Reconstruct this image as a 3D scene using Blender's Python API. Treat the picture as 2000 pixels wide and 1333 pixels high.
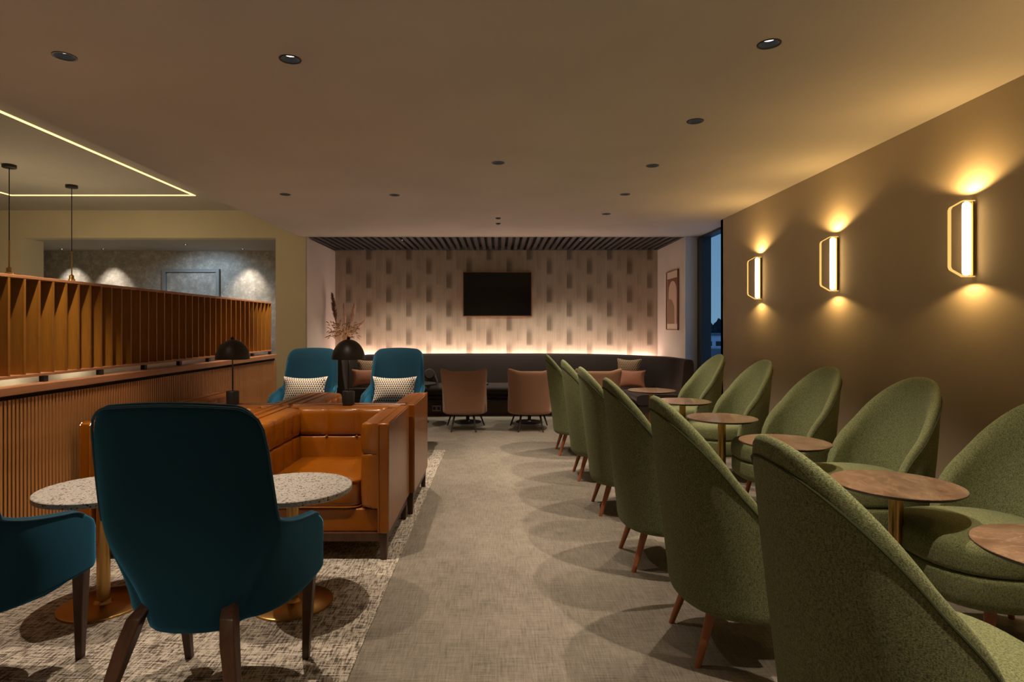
import bpy, math, random
from math import sin, cos, pi, radians as R
from mathutils import Vector, Matrix
random.seed(7)
for o in list(bpy.data.objects): bpy.data.objects.remove(o)
SC = bpy.context.scene
COL = SC.collection

# ------------------------------------------------------------------ camera, world, exposure
F = 1180.0
EYE = 1.22
cam = bpy.data.cameras.new('camera'); co = bpy.data.objects.new('camera', cam); COL.objects.link(co)
cam.sensor_width = 36; cam.lens = 36 * F / 2000
cam.shift_x = (1000 - 973) / 2000; cam.shift_y = (639 - 666.5) / 2000
co.location = (0, 0, EYE); co.rotation_euler = (R(90), 0, 0)
cam.clip_start = 0.05
SC.camera = co
SC.view_settings.view_transform = 'Standard'; SC.view_settings.look = 'None'
SC.view_settings.gamma = 1; SC.view_settings.use_curve_mapping = False
SC.view_settings.exposure = 0.5

w = bpy.data.worlds.new('dusk'); SC.world = w; w.use_nodes = True
nt = w.node_tree; nt.nodes.clear()
wo = nt.nodes.new('ShaderNodeOutputWorld'); bg = nt.nodes.new('ShaderNodeBackground')
tc = nt.nodes.new('ShaderNodeTexCoord'); sx = nt.nodes.new('ShaderNodeSeparateXYZ'); cr = nt.nodes.new('ShaderNodeValToRGB')
nt.links.new(tc.outputs['Generated'], sx.inputs[0]); nt.links.new(sx.outputs[2], cr.inputs[0])
cr.color_ramp.elements[0].position = 0.0; cr.color_ramp.elements[0].color = (0.15, 0.27, 0.40, 1)
cr.color_ramp.elements[1].position = 0.5; cr.color_ramp.elements[1].color = (0.05, 0.13, 0.30, 1)
nt.links.new(cr.outputs[0], bg.inputs[0]); bg.inputs[1].default_value = 1.0
nt.links.new(bg.outputs[0], wo.inputs[0])

def light(name, kind, loc, power, color, rot=(0, 0, 0), **kw):
    l = bpy.data.lights.new(name, kind); l.energy = power; l.color = color
    for k, v in kw.items(): setattr(l, k, v)
    o = bpy.data.objects.new(name, l); COL.objects.link(o); o.location = loc; o.rotation_euler = rot
    return o
WARM = (1.0, 0.70, 0.43); WARM2 = (1.0, 0.79, 0.57)
CZ = EYE + 1.224                     # main ceiling height
UZ = EYE + 1.584                     # raised ceiling height
YA, YB = 8.2, 9.63                   # alcove mouth, back wall
XR = 2.55                            # right wall
DOWN = [(1.17, y) for y in (-0.36, 0.63, 1.62, 2.61, 3.59, 4.58, 5.57, 6.54)] + \
       [(-0.95, 2.76), (-1.96, 2.73), (-1.966, 5.577), (-0.96, 5.6), (0, 4.5), (-0.95, 0.3), (-1.96, 0.3)]
P_DOWN = 92
for (x, y) in DOWN:
    light('downlight_beam', 'SPOT', (x, y, CZ + 0.006), P_DOWN * (1.15 if y > 5 else 1), WARM2, spot_size=R(80), spot_blend=0.55, shadow_soft_size=0.012)
for (x, y) in [(-1.35, 8.5), (1.16, 8.5), (0.0, 8.5)]:
    light('alcove_beam', 'SPOT', (x, y - 0.30, CZ - 0.03), 60, (1.0, .85, .62), rot=(R(14), 0, 0), spot_size=R(100), spot_blend=0.7, shadow_soft_size=0.01)
for (x, y) in [(-6.2, 1.5), (-6.2, 3.4), (-6.2, 5.2), (-4.4, 0.8), (-4.4, 2.6), (-4.4, -1)]:  # unseen spots added to brighten the space behind the partition
    light('bar_fill_beam', 'SPOT', (x, y, UZ - 0.03), 85, WARM2, spot_size=R(110), spot_blend=0.6, shadow_soft_size=0.03)
for (x, y) in [(-6.12, 9.36), (-6.76, 9.36), (-3.96, 9.36)]:
    light('wall_washer_beam', 'SPOT', (x, y - .05, EYE + 1.2), 40, (1.0, .86, .70), rot=(R(20), 0, 0), spot_size=R(66), spot_blend=1.0, shadow_soft_size=0.02)
light('emergency_beam', 'SPOT', (-4.58, 8.85, EYE + 1.2), 24, (.62, .82, 1.0), rot=(R(30), 0, 0), spot_size=R(135), spot_blend=0.8, shadow_soft_size=0.02)

# ------------------------------------------------------------------ geometry helpers
class G:
    def __init__(s): s.v = []; s.f = []
    def box(s, x0, x1, y0, y1, z0, z1):
        b = len(s.v)
        s.v += [(x0,y0,z0),(x1,y0,z0),(x1,y1,z0),(x0,y1,z0),(x0,y0,z1),(x1,y0,z1),(x1,y1,z1),(x0,y1,z1)]
        s.f += [tuple(b+i for i in q) for q in ((3,2,1,0),(4,5,6,7),(0,1,5,4),(1,2,6,5),(2,3,7,6),(3,0,4,7))]
        return s
    def loft(s, rings, cap0=True, cap1=True, closed=True):
        n = len(rings[0]); b = len(s.v)
        for r in rings: s.v += [tuple(p) for p in r]
        for i in range(len(rings) - 1):
            for j in range(n if closed else n - 1):
                k = (j + 1) % n
                s.f.append((b+i*n+j, b+i*n+k, b+(i+1)*n+k, b+(i+1)*n+j))
        if closed and cap0: s.f.append(tuple(b + j for j in reversed(range(n))))
        if closed and cap1: s.f.append(tuple(b + (len(rings)-1)*n + j for j in range(n)))
        return s
    def lathe(s, prof, n=32, c=(0, 0, 0)):
        rings = [[(c[0]+r*cos(2*pi*j/n), c[1]+r*sin(2*pi*j/n), c[2]+z) for j in range(n)] for r, z in prof]
        return s.loft(rings, prof[0][0] > 1e-6 or True, True)
    def tube(s, pts, r, n=8, closed=False):
        pts = [Vector(p) for p in pts]; rings = []; N = len(pts); up = Vector((0, 0, 1)); last = None
        for i, p in enumerate(pts):
            if closed: t = (pts[(i+1) % N] - pts[i-1])
            else: t = pts[min(i+1, N-1)] - pts[max(i-1, 0)]
            t.normalize()
            if last is None:
                a = up if abs(t.z) < .9 else Vector((1, 0, 0))
                u = t.cross(a).normalized()
            else:
                u = (last - t * last.dot(t)).normalized()
            last = u; q = t.cross(u)
            rr = r[i] if isinstance(r, (list, tuple)) else r
            rings.append([p + (u*cos(2*pi*j/n) + q*sin(2*pi*j/n)) * rr for j in range(n)])
        if closed: rings.append(rings[0]); s.loft(rings, False, False)
        else: s.loft(rings)
        return s
    def leg(s, p0, r0, p1, r1, n=10, sq=False):
        if sq: n = 4
        a = pi/4 if sq else 0; k = math.sqrt(2) if sq else 1
        rings = []
        for p, r in ((p0, r0), (p1, r1)):
            rings.append([(p[0]+k*r*cos(a+2*pi*j/n), p[1]+k*r*sin(a+2*pi*j/n), p[2]) for j in range(n)])
        if p1[2] < p0[2]: rings.reverse()
        return s.loft(rings)
    def build(s, name, mat, parent=None, smooth=True, bevel=0, sub=0, angle=40, seg=2):
        m = bpy.data.meshes.new(name); m.from_pydata(s.v, [], s.f); m.update()
        if mat: m.materials.append(mat)
        if smooth:
            m.shade_smooth()
            if not sub: m.set_sharp_from_angle(angle=R(angle))
        o = bpy.data.objects.new(name, m); COL.objects.link(o)
        if parent: o.parent = parent
        if bevel:
            b = o.modifiers.new('bevel', 'BEVEL'); b.width = bevel; b.segments = seg; b.limit_method = 'ANGLE'; b.harden_normals = False
        if sub:
            q = o.modifiers.new('sub', 'SUBSURF'); q.levels = sub; q.render_levels = sub
        return o
def B(x0, x1, y0, y1, z0, z1): return G().box(x0, x1, y0, y1, z0, z1)

def thing(name, label, cat, loc=(0, 0, 0), rz=0, group=None):
    o = bpy.data.objects.new(name, None); o.empty_display_size = .1; COL.objects.link(o)
    o.location = loc; o.rotation_euler = (0, 0, rz); tag(o, label, cat, group); return o
def tag(o, label=None, cat=None, group=None, kind=None):
    if label: o['label'] = label
    if cat: o['category'] = cat
    if group: o['group'] = group
    if kind: o['kind'] = kind
    return o
def structure(o): o['kind'] = 'structure'; return o
def children_of(o): return KIDS.get(o.name, [])
def copy_tree(o, parent=None):
    c = o.copy(); COL.objects.link(c)
    if parent: c.parent = parent
    for ch in list(o.children): copy_tree(ch, c)
    return c

def super_plan(a, b, n=3.0, N=36, cy=0.0):
    out = []
    for j in range(N):
        t = 2*pi*j/N; c, s_ = cos(t), sin(t)
        out.append((a*math.copysign(abs(c)**(2/n), c), cy + b*math.copysign(abs(s_)**(2/n), s_)))
    return out
def slab(plan, z0, z1, r, crown=0.0, k=4, rb=None):
    """rounded cushion over a plan outline"""
    cx = sum(p[0] for p in plan)/len(plan); cy = sum(p[1] for p in plan)/len(plan)
    size = max(math.hypot(p[0]-cx, p[1]-cy) for p in plan); rb = r if rb is None else rb
    def ring(ins, z): 
        q = 1 - ins/size
        return [(cx+(x-cx)*q, cy+(y-cy)*q, z) for x, y in plan]
    rings = [ring(size*.6, z0)]
    for i in range(k+1):
        a = pi/2*i/k; rings.append(ring(rb*(1-sin(a)), z0 + rb*(1-cos(a))))
    for i in range(k+1):
        a = pi/2*i/k; rings.append(ring(r*(1-cos(a)), z1 - r + r*sin(a)))
    for q in (.25, .5, .75, .97):
        rings.append(ring(r + (size-r)*q, z1 + crown*sin(q*pi/2)))
    g = G(); g.loft(rings); return g
def tuft(w, h, t, nx, ny, bulge, r=.02, gx=26, gy=16, rz=.010):
    """padded panel centred on x, z from 0 to h, face towards -y, back at y=0"""
    g = G(); b = 0
    def P(u, v):
        e = min(1, min(u, 1-u)*w/r) ; e2 = min(1, min(v, 1-v)*h/rz)
        ed = math.sqrt(max(0, 1-(1-e)**2)) * math.sqrt(max(0, 1-(1-e2)**2))
        a = abs(sin(pi*u*nx))**.35 * abs(sin(pi*v*ny))**.35
        return ((u-.5)*w, -(t*(.35+.65*ed)*1.0 + bulge*a*ed), v*h)
    V_ = [0, .012, .03, .06] + [.06 + .88*k/(gy-6) for k in range(1, gy-6)] + [.94, .97, .988, 1]
    for i in range(gy+1):
        for j in range(gx+1): g.v.append(P(j/gx, V_[i]))
    n = gx+1
    for i in range(gy):
        for j in range(gx): g.f.append((i*n+j, i*n+j+1, (i+1)*n+j+1, (i+1)*n+j))
    ring = [j for j in range(n)] + [i*n+gx for i in range(1, gy+1)] + [gy*n+j for j in range(gx-1, -1, -1)] + [i*n for i in range(gy-1, 0, -1)]
    base = len(g.v)
    for k_ in ring: x, y, z = g.v[k_]; g.v.append((x, 0, z))
    L = len(ring)
    for q in range(L): g.f.append((ring[(q+1) % L], ring[q], base+q, base+(q+1) % L))
    g.f.append(tuple(base+q for q in range(L)))
    return g
def xf(g, m):
    g.v = [tuple(m @ Vector(p)) for p in g.v]; return g

# ------------------------------------------------------------------ materials
def mat(name, col=(.5,.5,.5), rough=.5, metal=0, **kw):
    m = bpy.data.materials.new(name); m.use_nodes = True
    b = m.node_tree.nodes['Principled BSDF']
    b.inputs['Base Color'].default_value = (*col, 1); b.inputs['Roughness'].default_value = rough; b.inputs['Metallic'].default_value = metal
    for k, v in kw.items():
        b.inputs[k.replace('_', ' ')].default_value = v
    return m
class N:
    """tiny node-graph helper"""
    def __init__(s, m): s.m = m; s.t = m.node_tree; s.b = s.t.nodes['Principled BSDF']
    def n(s, typ, ins=None, **kw):
        q = s.t.nodes.new('ShaderNode' + typ)
        for k, v in kw.items(): setattr(q, k, v)
        for k, v in (ins or {}).items(): s.put(q.inputs[k], v)
        return q
    def put(s, sock, v):
        if isinstance(v, bpy.types.NodeSocket): s.t.links.new(v, sock)
        elif isinstance(v, bpy.types.Node): s.t.links.new(v.outputs[0], sock)
        elif isinstance(v, tuple) and len(v) == 3 and sock.type == 'RGBA': sock.default_value = (*v, 1)
        else: sock.default_value = v
    def coord(s, scale=(1,1,1), rot=(0,0,0), which='Object'):
        c = s.n('TexCoord'); mp = s.n('Mapping', {'Scale': scale, 'Rotation': rot}); s.t.links.new(c.outputs[which], mp.inputs[0]); return mp.outputs[0]
    def noise(s, vec, scale=5, detail=3, rough=.5): return s.n('TexNoise', {'Vector': vec, 'Scale': scale, 'Detail': detail, 'Roughness': rough}).outputs['Fac']
    def math(s, op, a, b=0.0, c=0.0, clamp=False):
        q = s.n('Math', {0: a, 1: b, 2: c}, operation=op, use_clamp=clamp); return q.outputs[0]
    def ramp(s, fac, stops):
        q = s.n('ValToRGB', {0: fac}); e = q.color_ramp.elements
        while len(e) < len(stops): e.new(.5)
        for i, (p, c) in enumerate(stops): e[i].position = p; e[i].color = (*c, 1) if len(c) == 3 else c
        return q.outputs[0]
    def mix(s, f, a, b, blend='MIX'):
        q = s.n('Mix', data_type='RGBA', blend_type=blend); s.put(q.inputs[0], f); s.put(q.inputs[6], a); s.put(q.inputs[7], b); return q.outputs[2]
    def step(s, x, a, b): return s.n('MapRange', {0: x, 1: a, 2: b, 3: 0.0, 4: 1.0}, interpolation_type='SMOOTHSTEP').outputs[0]
    def color(s, c): s.put(s.b.inputs['Base Color'], c); return s
    def bump(s, h, strength=.3, dist=.002):
        q = s.n('Bump', {'Height': h, 'Strength': strength, 'Distance': dist}); s.put(s.b.inputs['Normal'], q.outputs[0]); return s
def wood(name, dark, light_, rough=.45, axis='Z', scale=1.0, **kw):
    m = mat(name, rough=rough, **kw); q = N(m)
    sc = {'Z': (14, 14, 1.2), 'X': (1.2, 14, 14), 'Y': (14, 1.2, 14)}[axis]
    v = q.coord(tuple(a*scale for a in sc)); n1 = q.noise(v, 2.2, 5, .6); n2 = q.noise(v, 9, 3, .6)
    f = q.math('ADD', q.math('MULTIPLY', n1, .75), q.math('MULTIPLY', n2, .25))
    q.color(q.ramp(f, [(.32, dark), (.68, light_)])); q.bump(n2, .12, .001); return m
def fabric(name, c1, c2, scale=260, rough=.95, sheen=.3, bump=.5, tint=(1,1,1), sr=.5):
    m = mat(name, rough=rough, Sheen_Weight=sheen, Sheen_Roughness=sr); q = N(m); m.node_tree.nodes['Principled BSDF'].inputs['Sheen Tint'].default_value = (*tint, 1)
    v = q.coord((1, 1, 2.2)); v2 = q.coord((2.4, 2.4, .9))
    n1 = q.noise(v, scale, 2, .6); n2 = q.noise(v2, scale*.55, 2, .6); n3 = q.noise(v, 3, 2)
    f = q.math('ADD', q.math('MULTIPLY', n1, .6), q.math('MULTIPLY', n2, .4))
    q.color(q.ramp(f, [(.36, c1), (.62, c2)])); q.bump(f, bump, .002); return m
def plaster(name, col, rough=.9, sc=220, b=.25):
    m = mat(name, col, rough); q = N(m); v = q.coord(); n = q.noise(v, sc, 3, .6); n2 = q.noise(v, 1.3, 2)
    q.color(q.ramp(n2, [(.3, tuple(x*.94 for x in col)), (.7, tuple(min(1, x*1.04) for x in col))])); q.bump(n, b, .001); return m
def emit(name, col, strength):
    m = mat(name, (0, 0, 0), .5); b = m.node_tree.nodes['Principled BSDF']
    b.inputs['Emission Color'].default_value = (*col, 1); b.inputs['Emission Strength'].default_value = strength; return m

M = {}
M['ceil'] = plaster('ceiling_paint', (.53, .50, .46), .92, 90, .04)
M['wall_tex'] = plaster('textured_wall_paper', (.40, .335, .245), .85, 260, .7)
M['wall'] = plaster('painted_wall', (.76, .69, .52), .9, 120, .08)
M['wallpink'] = plaster('alcove_paint', (.56, .52, .49), .9, 120, .08)
M['black'] = mat('black_metal', (.012, .011, .011), .42, 0.0)
M['blackgloss'] = mat('black_glass', (.004, .005, .006), .12)
M['darkslat'] = mat('black_slat_paint', (.020, .017, .017), .65)
M['void'] = mat('black_void', (.004, .004, .004), .9)
M['skirt'] = mat('dark_skirting', (.035, .026, .024), .5)
M['oak'] = wood('warm_oak', (.31, .135, .042), (.58, .285, .108), .42)
M['oak_d'] = wood('warm_oak_fin', (.20, .080, .008), (.36, .150, .018), .42, 'Z', .8)
M['oak_r'] = wood('warm_oak_rail', (.32, .14, .065), (.48, .23, .115), .4, 'Y')
M['walnut'] = wood('walnut_leg', (.040, .016, .009), (.090, .038, .021), .4)
M['beech'] = wood('red_brown_leg', (.22, .070, .026), (.34, .12, .048), .4)
M['brass'] = mat('brushed_brass', (.50, .31, .11), .30, 1.0)
N(M['brass']).bump(N(M['brass']).noise(N(M['brass']).coord((60, 60, 3)), 6, 2), .05, .001)
M['copper'] = mat('copper_trim', (.52, .27, .16), .35, 1.0)
M['green'] = fabric('green_woven_wool', (.034, .045, .019), (.185, .206, .094), 230, .95, .05, .9, (.8, .9, .6))
M['greenseam'] = mat('green_seam', (.03, .04, .014), .95)
M['teal'] = mat('teal_velvet', (.003, .032, .058), .85, 0, Sheen_Weight=.8, Sheen_Roughness=.42, Sheen_Tint=(.08, .50, .95, 1), Specular_IOR_Level=.2)
M['teal_pipe'] = mat('teal_piping', (.004, .035, .065), .7, 0, Sheen_Weight=.4, Sheen_Tint=(.1, .5, .9, 1))
m = mat('orange_leather', rough=.30, Coat_Weight=.35, Coat_Roughness=.15); q = N(m); v = q.coord()
q.color(q.ramp(q.noise(v, 2.5, 4, .55), [(.3, (.22, .062, .0010)), (.7, (.31, .094, .0022))]))
q.bump(q.math('ADD', q.noise(v, 14, 3, .5), q.math('MULTIPLY', q.noise(v, 300, 2), .10)), .22, .008); M['leather'] = m
M['beige'] = fabric('blush_beige_fabric', (.25, .13, .082), (.36, .20, .13), 400, .9, .4, .3, (1, .8, .7))
M['pink'] = fabric('pink_fabric', (.62, .25, .19), (.72, .32, .25), 400, .9, .3, .3)
M['maroon'] = mat('aubergine_velvet', (.019, .011, .011), .8, 0, Sheen_Weight=.2, Sheen_Roughness=.4, Sheen_Tint=(.75, .6, .6, 1))
M['plinth'] = wood('dark_plinth', (.045, .022, .014), (.075, .04, .026), .5, 'X')
M['steel'] = mat('socket_steel', (.25, .22, .20), .4, .8)

# patterned cushions
def knit(name, light_, dark, s=46):
    m = mat(name, rough=.9); q = N(m); c = q.coord((1, 1, 1)); sp = q.n('SeparateXYZ', {0: c})
    z = q.math('MULTIPLY', sp.outputs[2], s); x = q.math('MULTIPLY', sp.outputs[0], s)
    row = q.math('FLOOR', z); fx = q.math('FRACT', q.math('ADD', x, q.math('MULTIPLY', q.math('MODULO', row, 2), .5)))
    fz = q.math('FRACT', z); dx = q.math('ABSOLUTE', q.math('SUBTRACT', fx, .5))
    f = q.math('LESS_THAN', q.math('ADD', dx, q.math('MULTIPLY', fz, .42)), .42)
    edge = q.math('GREATER_THAN', q.math('ABSOLUTE', sp.outputs[0]), .195)
    f = q.math('MULTIPLY', f, q.math('SUBTRACT', 1.0, edge))
    q.color(q.mix(f, light_, dark)); return m
M['knit'] = knit('patterned_cushion', (.66, .60, .52), (.045, .05, .065))
M['knit2'] = knit('brown_knit_cushion', (.50, .36, .24), (.06, .035, .025), 44)
M['pinkcush'] = mat('dusty_pink_velvet', (.40, .17, .11), .8, 0, Sheen_Weight=.5, Sheen_Tint=(1, .8, .7, 1))

# terrazzo, brown marble
m = mat('terrazzo', rough=.35); q = N(m); v = q.coord()
vn = q.n('TexVoronoi', {'Vector': v, 'Scale': 115.0, 'Randomness': 1.0}); nz = q.noise(v, 30, 3)
rnd = q.n('SeparateColor', {0: vn.outputs['Color']})
chip = q.math('LESS_THAN', q.math('ADD', vn.outputs['Distance'], q.math('MULTIPLY', nz, .35)), q.math('ADD', .34, q.math('MULTIPLY', rnd.outputs[0], .42)))
pick = q.math('GREATER_THAN', rnd.outputs[1], .36); cc = q.ramp(rnd.outputs[2], [(.2, (.045, .035, .03)), (.5, (.16, .10, .07)), (.9, (.30, .27, .25))])
q.color(q.mix(q.math('MULTIPLY', chip, pick), q.ramp(q.noise(v, 90, 3), [(.35, (.34, .335, .33)), (.65, (.44, .435, .43))]), cc)); M['terrazzo'] = m
m = mat('brown_marble', rough=.16, Coat_Weight=.3, Coat_Roughness=.05); q = N(m); v = q.coord((1, 1.6, 1))
n1 = q.noise(v, 7, 8, .68); n2 = q.noise(v, 4, 6, .6); vein = q.math('ABSOLUTE', q.math('SUBTRACT', n2, .5))
q.color(q.mix(q.ramp(vein, [(.0, (.45, .45, .45)), (.018, (0, 0, 0))]), q.ramp(n1, [(.3, (.105, .060, .038)), (.5, (.17, .105, .070)), (.72, (.235, .155, .108))]), (.33, .22, .13))); M['marble'] = m

# carpets
def carpet(name, stops, strength, patchy, sx_=(9, 160), thr=(.40, .62)):
    m = mat(name, rough=1.0, Sheen_Weight=.15); q = N(m)
    a = q.noise(q.coord((sx_[0], sx_[1], 1)), 1.0, 4, .65); b = q.noise(q.coord((sx_[1], sx_[0], 1), (0, 0, .12)), 1.0, 4, .65)
    fine = q.noise(q.coord(), 260, 2); big = q.noise(q.coord(), 1.9, 3, .6); mid = q.noise(q.coord(), 9, 3, .6)
    f = q.math('MULTIPLY', q.math('ADD', a, b), .5)
    f = q.math('ADD', f, q.math('MULTIPLY', q.math('SUBTRACT', big, .5), patchy))
    f = q.math('ADD', f, q.math('MULTIPLY', q.math('SUBTRACT', mid, .5), patchy*.6))
    f = q.math('ADD', f, q.math('MULTIPLY', q.math('SUBTRACT', fine, .5), .18))
    q.color(q.ramp(f, stops)); q.bump(q.math('ADD', fine, f), strength, .004); return m
M['carpet'] = carpet('beige_woven_carpet', [(.34, (.095, .083, .069)), (.50, (.195, .176, .150)), (.66, (.275, .250, .217))], .6, .25)
M['carpet2'] = carpet('scratched_pattern_carpet', [(.41, (.050, .038, .030)), (.46, (.14, .115, .092)), (.505, (.44, .40, .355)), (.60, (.60, .56, .50))], .7, .08, (15, 120))

# dashed wallpaper of the alcove
m = mat('dashed_wallpaper', rough=.75); q = N(m); sp = q.n('SeparateXYZ', {0: q.coord()})
X_, Z_ = sp.outputs[0], sp.outputs[2]
cx_ = q.math('DIVIDE', q.math('ADD', X_, 20.0), .3195); ci = q.math('FLOOR', cx_); fx = q.math('FRACT', cx_)
def patch(off, wd, zoff, inten, hz=.56, fade=.42):
    f = q.math('FRACT', q.math('ADD', fx, off))
    z = q.math('FRACT', q.math('ADD', q.math('ADD', q.math('DIVIDE', Z_, .452), q.math('MULTIPLY', q.math('MODULO', ci, 2), .5)), zoff))
    mx = q.math('MULTIPLY', q.step(f, 0, .03), q.math('SUBTRACT', 1.0, q.step(f, wd*.45, wd)))
    mz = q.math('MULTIPLY', q.step(z, 0, .12), q.math('SUBTRACT', 1.0, q.step(z, hz-fade, hz)))
    return q.math('MULTIPLY', q.math('MULTIPLY', mx, mz), inten)
lines = q.math('ADD', .55, q.math('MULTIPLY', q.math('SINE', q.math('MULTIPLY', X_, 420.0)), .45))
dk = q.math('ADD', patch(.0, .40, .0, 1.0, .80), patch(.5, .34, .35, .28, .8)); dk = q.math('MULTIPLY', dk, q.math('ADD', .45, q.math('MULTIPLY', lines, .6)))
streak = q.noise(q.coord((110, 1, 2.5)), 1.0, 3, .6); tone = q.noise(q.coord((5, 1, 2.2)), 1.0, 3)
base = q.ramp(q.math('ADD', q.math('MULTIPLY', streak, .5), q.math('MULTIPLY', tone, .5)), [(.35, (.45, .37, .295)), (.65, (.60, .515, .43))])
q.color(q.mix(q.math('MULTIPLY', dk, .85, clamp=True), base, (.11, .075, .05))); M['dash'] = m
# grey shell wallpaper
m = mat('grey_fan_wallpaper', rough=.45); q = N(m); v = q.coord()
vn = q.n('TexVoronoi', {'Vector': v, 'Scale': 9.0}, feature='DISTANCE_TO_EDGE'); vr = q.n('TexVoronoi', {'Vector': v, 'Scale': 9.0})
wv = q.math('SINE', q.math('MULTIPLY', vr.outputs['Distance'], 95.0))
f = q.math('ADD', q.math('MULTIPLY', q.noise(v, 12, 4, .7), .75), q.math('MULTIPLY', wv, .08))
q.color(q.ramp(f, [(.28, (.30, .285, .255)), (.46, (.46, .435, .40)), (.60, (.74, .70, .65))])); M['fan'] = m

m = bpy.data.materials.new('window_glass'); m.use_nodes = True; t = m.node_tree; t.nodes.clear()
o_ = t.nodes.new('ShaderNodeOutputMaterial'); mx = t.nodes.new('ShaderNodeMixShader'); tr = t.nodes.new('ShaderNodeBsdfTransparent'); gl = t.nodes.new('ShaderNodeBsdfGlossy'); fr = None
gl.inputs['Roughness'].default_value = .01; tr.inputs[0].default_value = (.9, .95, .97, 1)
mx.inputs[0].default_value = .10; t.links.new(tr.outputs[0], mx.inputs[1]); t.links.new(gl.outputs[0], mx.inputs[2]); t.links.new(mx.outputs[0], o_.inputs[0]); M['glass'] = m
M['frame'] = mat('dark_window_frame', (.022, .026, .032), .4)
M['led'] = emit('led_strip', (1.0, .60, .17), 2.6)
M['led2'] = emit('led_strip_rose', (1.0, .67, .53), 58)
M['tube'] = emit('sconce_tube', (1.0, .66, .30), 6)
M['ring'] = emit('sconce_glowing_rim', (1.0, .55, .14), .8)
M['lens'] = emit('downlight_lens', (1.0, .93, .85), 3)

# ------------------------------------------------------------------ room shell
XL = -9.0; Y0 = -2.6
structure(B(XL, XR+.3, Y0, YB, -.1, 0).build('floor', M['carpet'], smooth=False))
mc = structure(B(-2.63, XR+.3, Y0, YA, CZ, CZ+.08).build('ceiling', M['ceil'], smooth=False))
g = G()
for (x, y) in DOWN: g.lathe([(.042, -.05), (.042, .2)], 32, (x, y, CZ))
cut = g.build('cutter', None, smooth=False)
bm_ = mc.modifiers.new('cut', 'BOOLEAN'); bm_.object = cut; bm_.solver = 'EXACT'; bm_.operation = 'DIFFERENCE'
bpy.context.view_layer.update()
nm_ = bpy.data.meshes.new_from_object(mc.evaluated_get(bpy.context.evaluated_depsgraph_get())); mc.modifiers.clear(); mc.data = nm_
bpy.data.objects.remove(cut)
structure(B(XL, -2.63, Y0, YA, UZ, UZ+.05).build('ceiling', M['ceil'], smooth=False))
structure(B(-2.70, -2.63, Y0, YA, CZ, UZ).build('trim_1', M['ceil'], smooth=False))
structure(B(XL, -2.594, YA+.18, YB, EYE+1.21, EYE+1.26).build('ceiling', M['ceil'], smooth=False))
structure(B(XR, XR+.3, Y0, 6.92, 0, CZ).build('wall_right', M['wall_tex'], smooth=False))
structure(B(XR-.012, XR, Y0, 6.92, 0, .095).build('baseboard_right', M['skirt'], smooth=False))
structure(B(XL, XR+.3, YB, YB+.1, 0, UZ).build('wall_far', M['fan'], smooth=False))
structure(B(-2.594, 2.538, YB-.012, YB, 0, CZ).build('wall_back', M['dash'], smooth=False))
structure(B(XL-.1, XL, Y0, YB, 0, UZ).build('wall_left', M['wall'], smooth=False))
structure(B(XL, XR+.3, Y0-.1, Y0, 0, UZ).build('wall_front', M['wall'], smooth=False))
structure(B(-3.02, -2.615, YA, YA+.18, 0, UZ+.02).build('wall_divider', M['wall'], smooth=False))
structure(B(-2.615, -2.594, YA, YB, 0, CZ).build('wall_alcove', M['wallpink'], smooth=False))
structure(B(2.538, 2.69, YA, YB, 0, CZ).build('wall_alcove', M['wallpink'], smooth=False))
structure(B(XL, -3.02, YA, YA+.18, EYE+1.21, UZ+.02).build('wall_bulkhead', M['wall'], smooth=False))
structure(B(XL, -6.47, YA, YA+.4, 0, EYE+1.21).build('wall_pillar', M['wall'], smooth=False))
structure(B(-2.594, 2.538, YA-.03, YA, CZ-.003, CZ+.004).build('trim_2', M['wallpink'], smooth=False))
structure(B(-2.55, 2.48, YA-.062, YA-.055, CZ-.0015, CZ+.004).build('trim_3', M['skirt'], smooth=False))
# black slatted ceiling of the alcove
sc_ = structure(B(-2.594, 2.538, YA, YB, CZ+.06, CZ+.09).build('ceiling', M['void'], smooth=False))
sm = None; x = -2.56; k = 0
while x < 2.52:
    if sm is None:
        s0 = B(-.027, .027, YA, YB-.013, 0, .055).build('slat', M['darkslat'], sc_, smooth=False); sm = s0.data; s0.location = (x, 0, CZ)
    else:
        s1 = bpy.data.objects.new('slat', sm); COL.objects.link(s1); s1.parent = sc_; s1.location = (x, 0, CZ)
    x += .0975
B(-.01, .002, YA, YB-.013, 0, .05).build('centre_joint', M['void'], sc_, smooth=False).location = (0, 0, CZ-.003)

# jib door in the grey wallpaper
dr = structure(B(-5.27, -4.49, YB-.02, YB, 0, 2.08).build('door_1', M['fan'], smooth=False))
df = G(); df.box(-5.33, -5.28, YB-.05, YB, 0, 2.14).box(-4.48, -4.43, YB-.05, YB, 0, 2.14).box(-5.28, -4.48, YB-.05, YB, 2.09, 2.14)
df.build('door_frame', mat('grey_door_frame', (.26, .27, .27), .5), dr, smooth=False)

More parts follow.
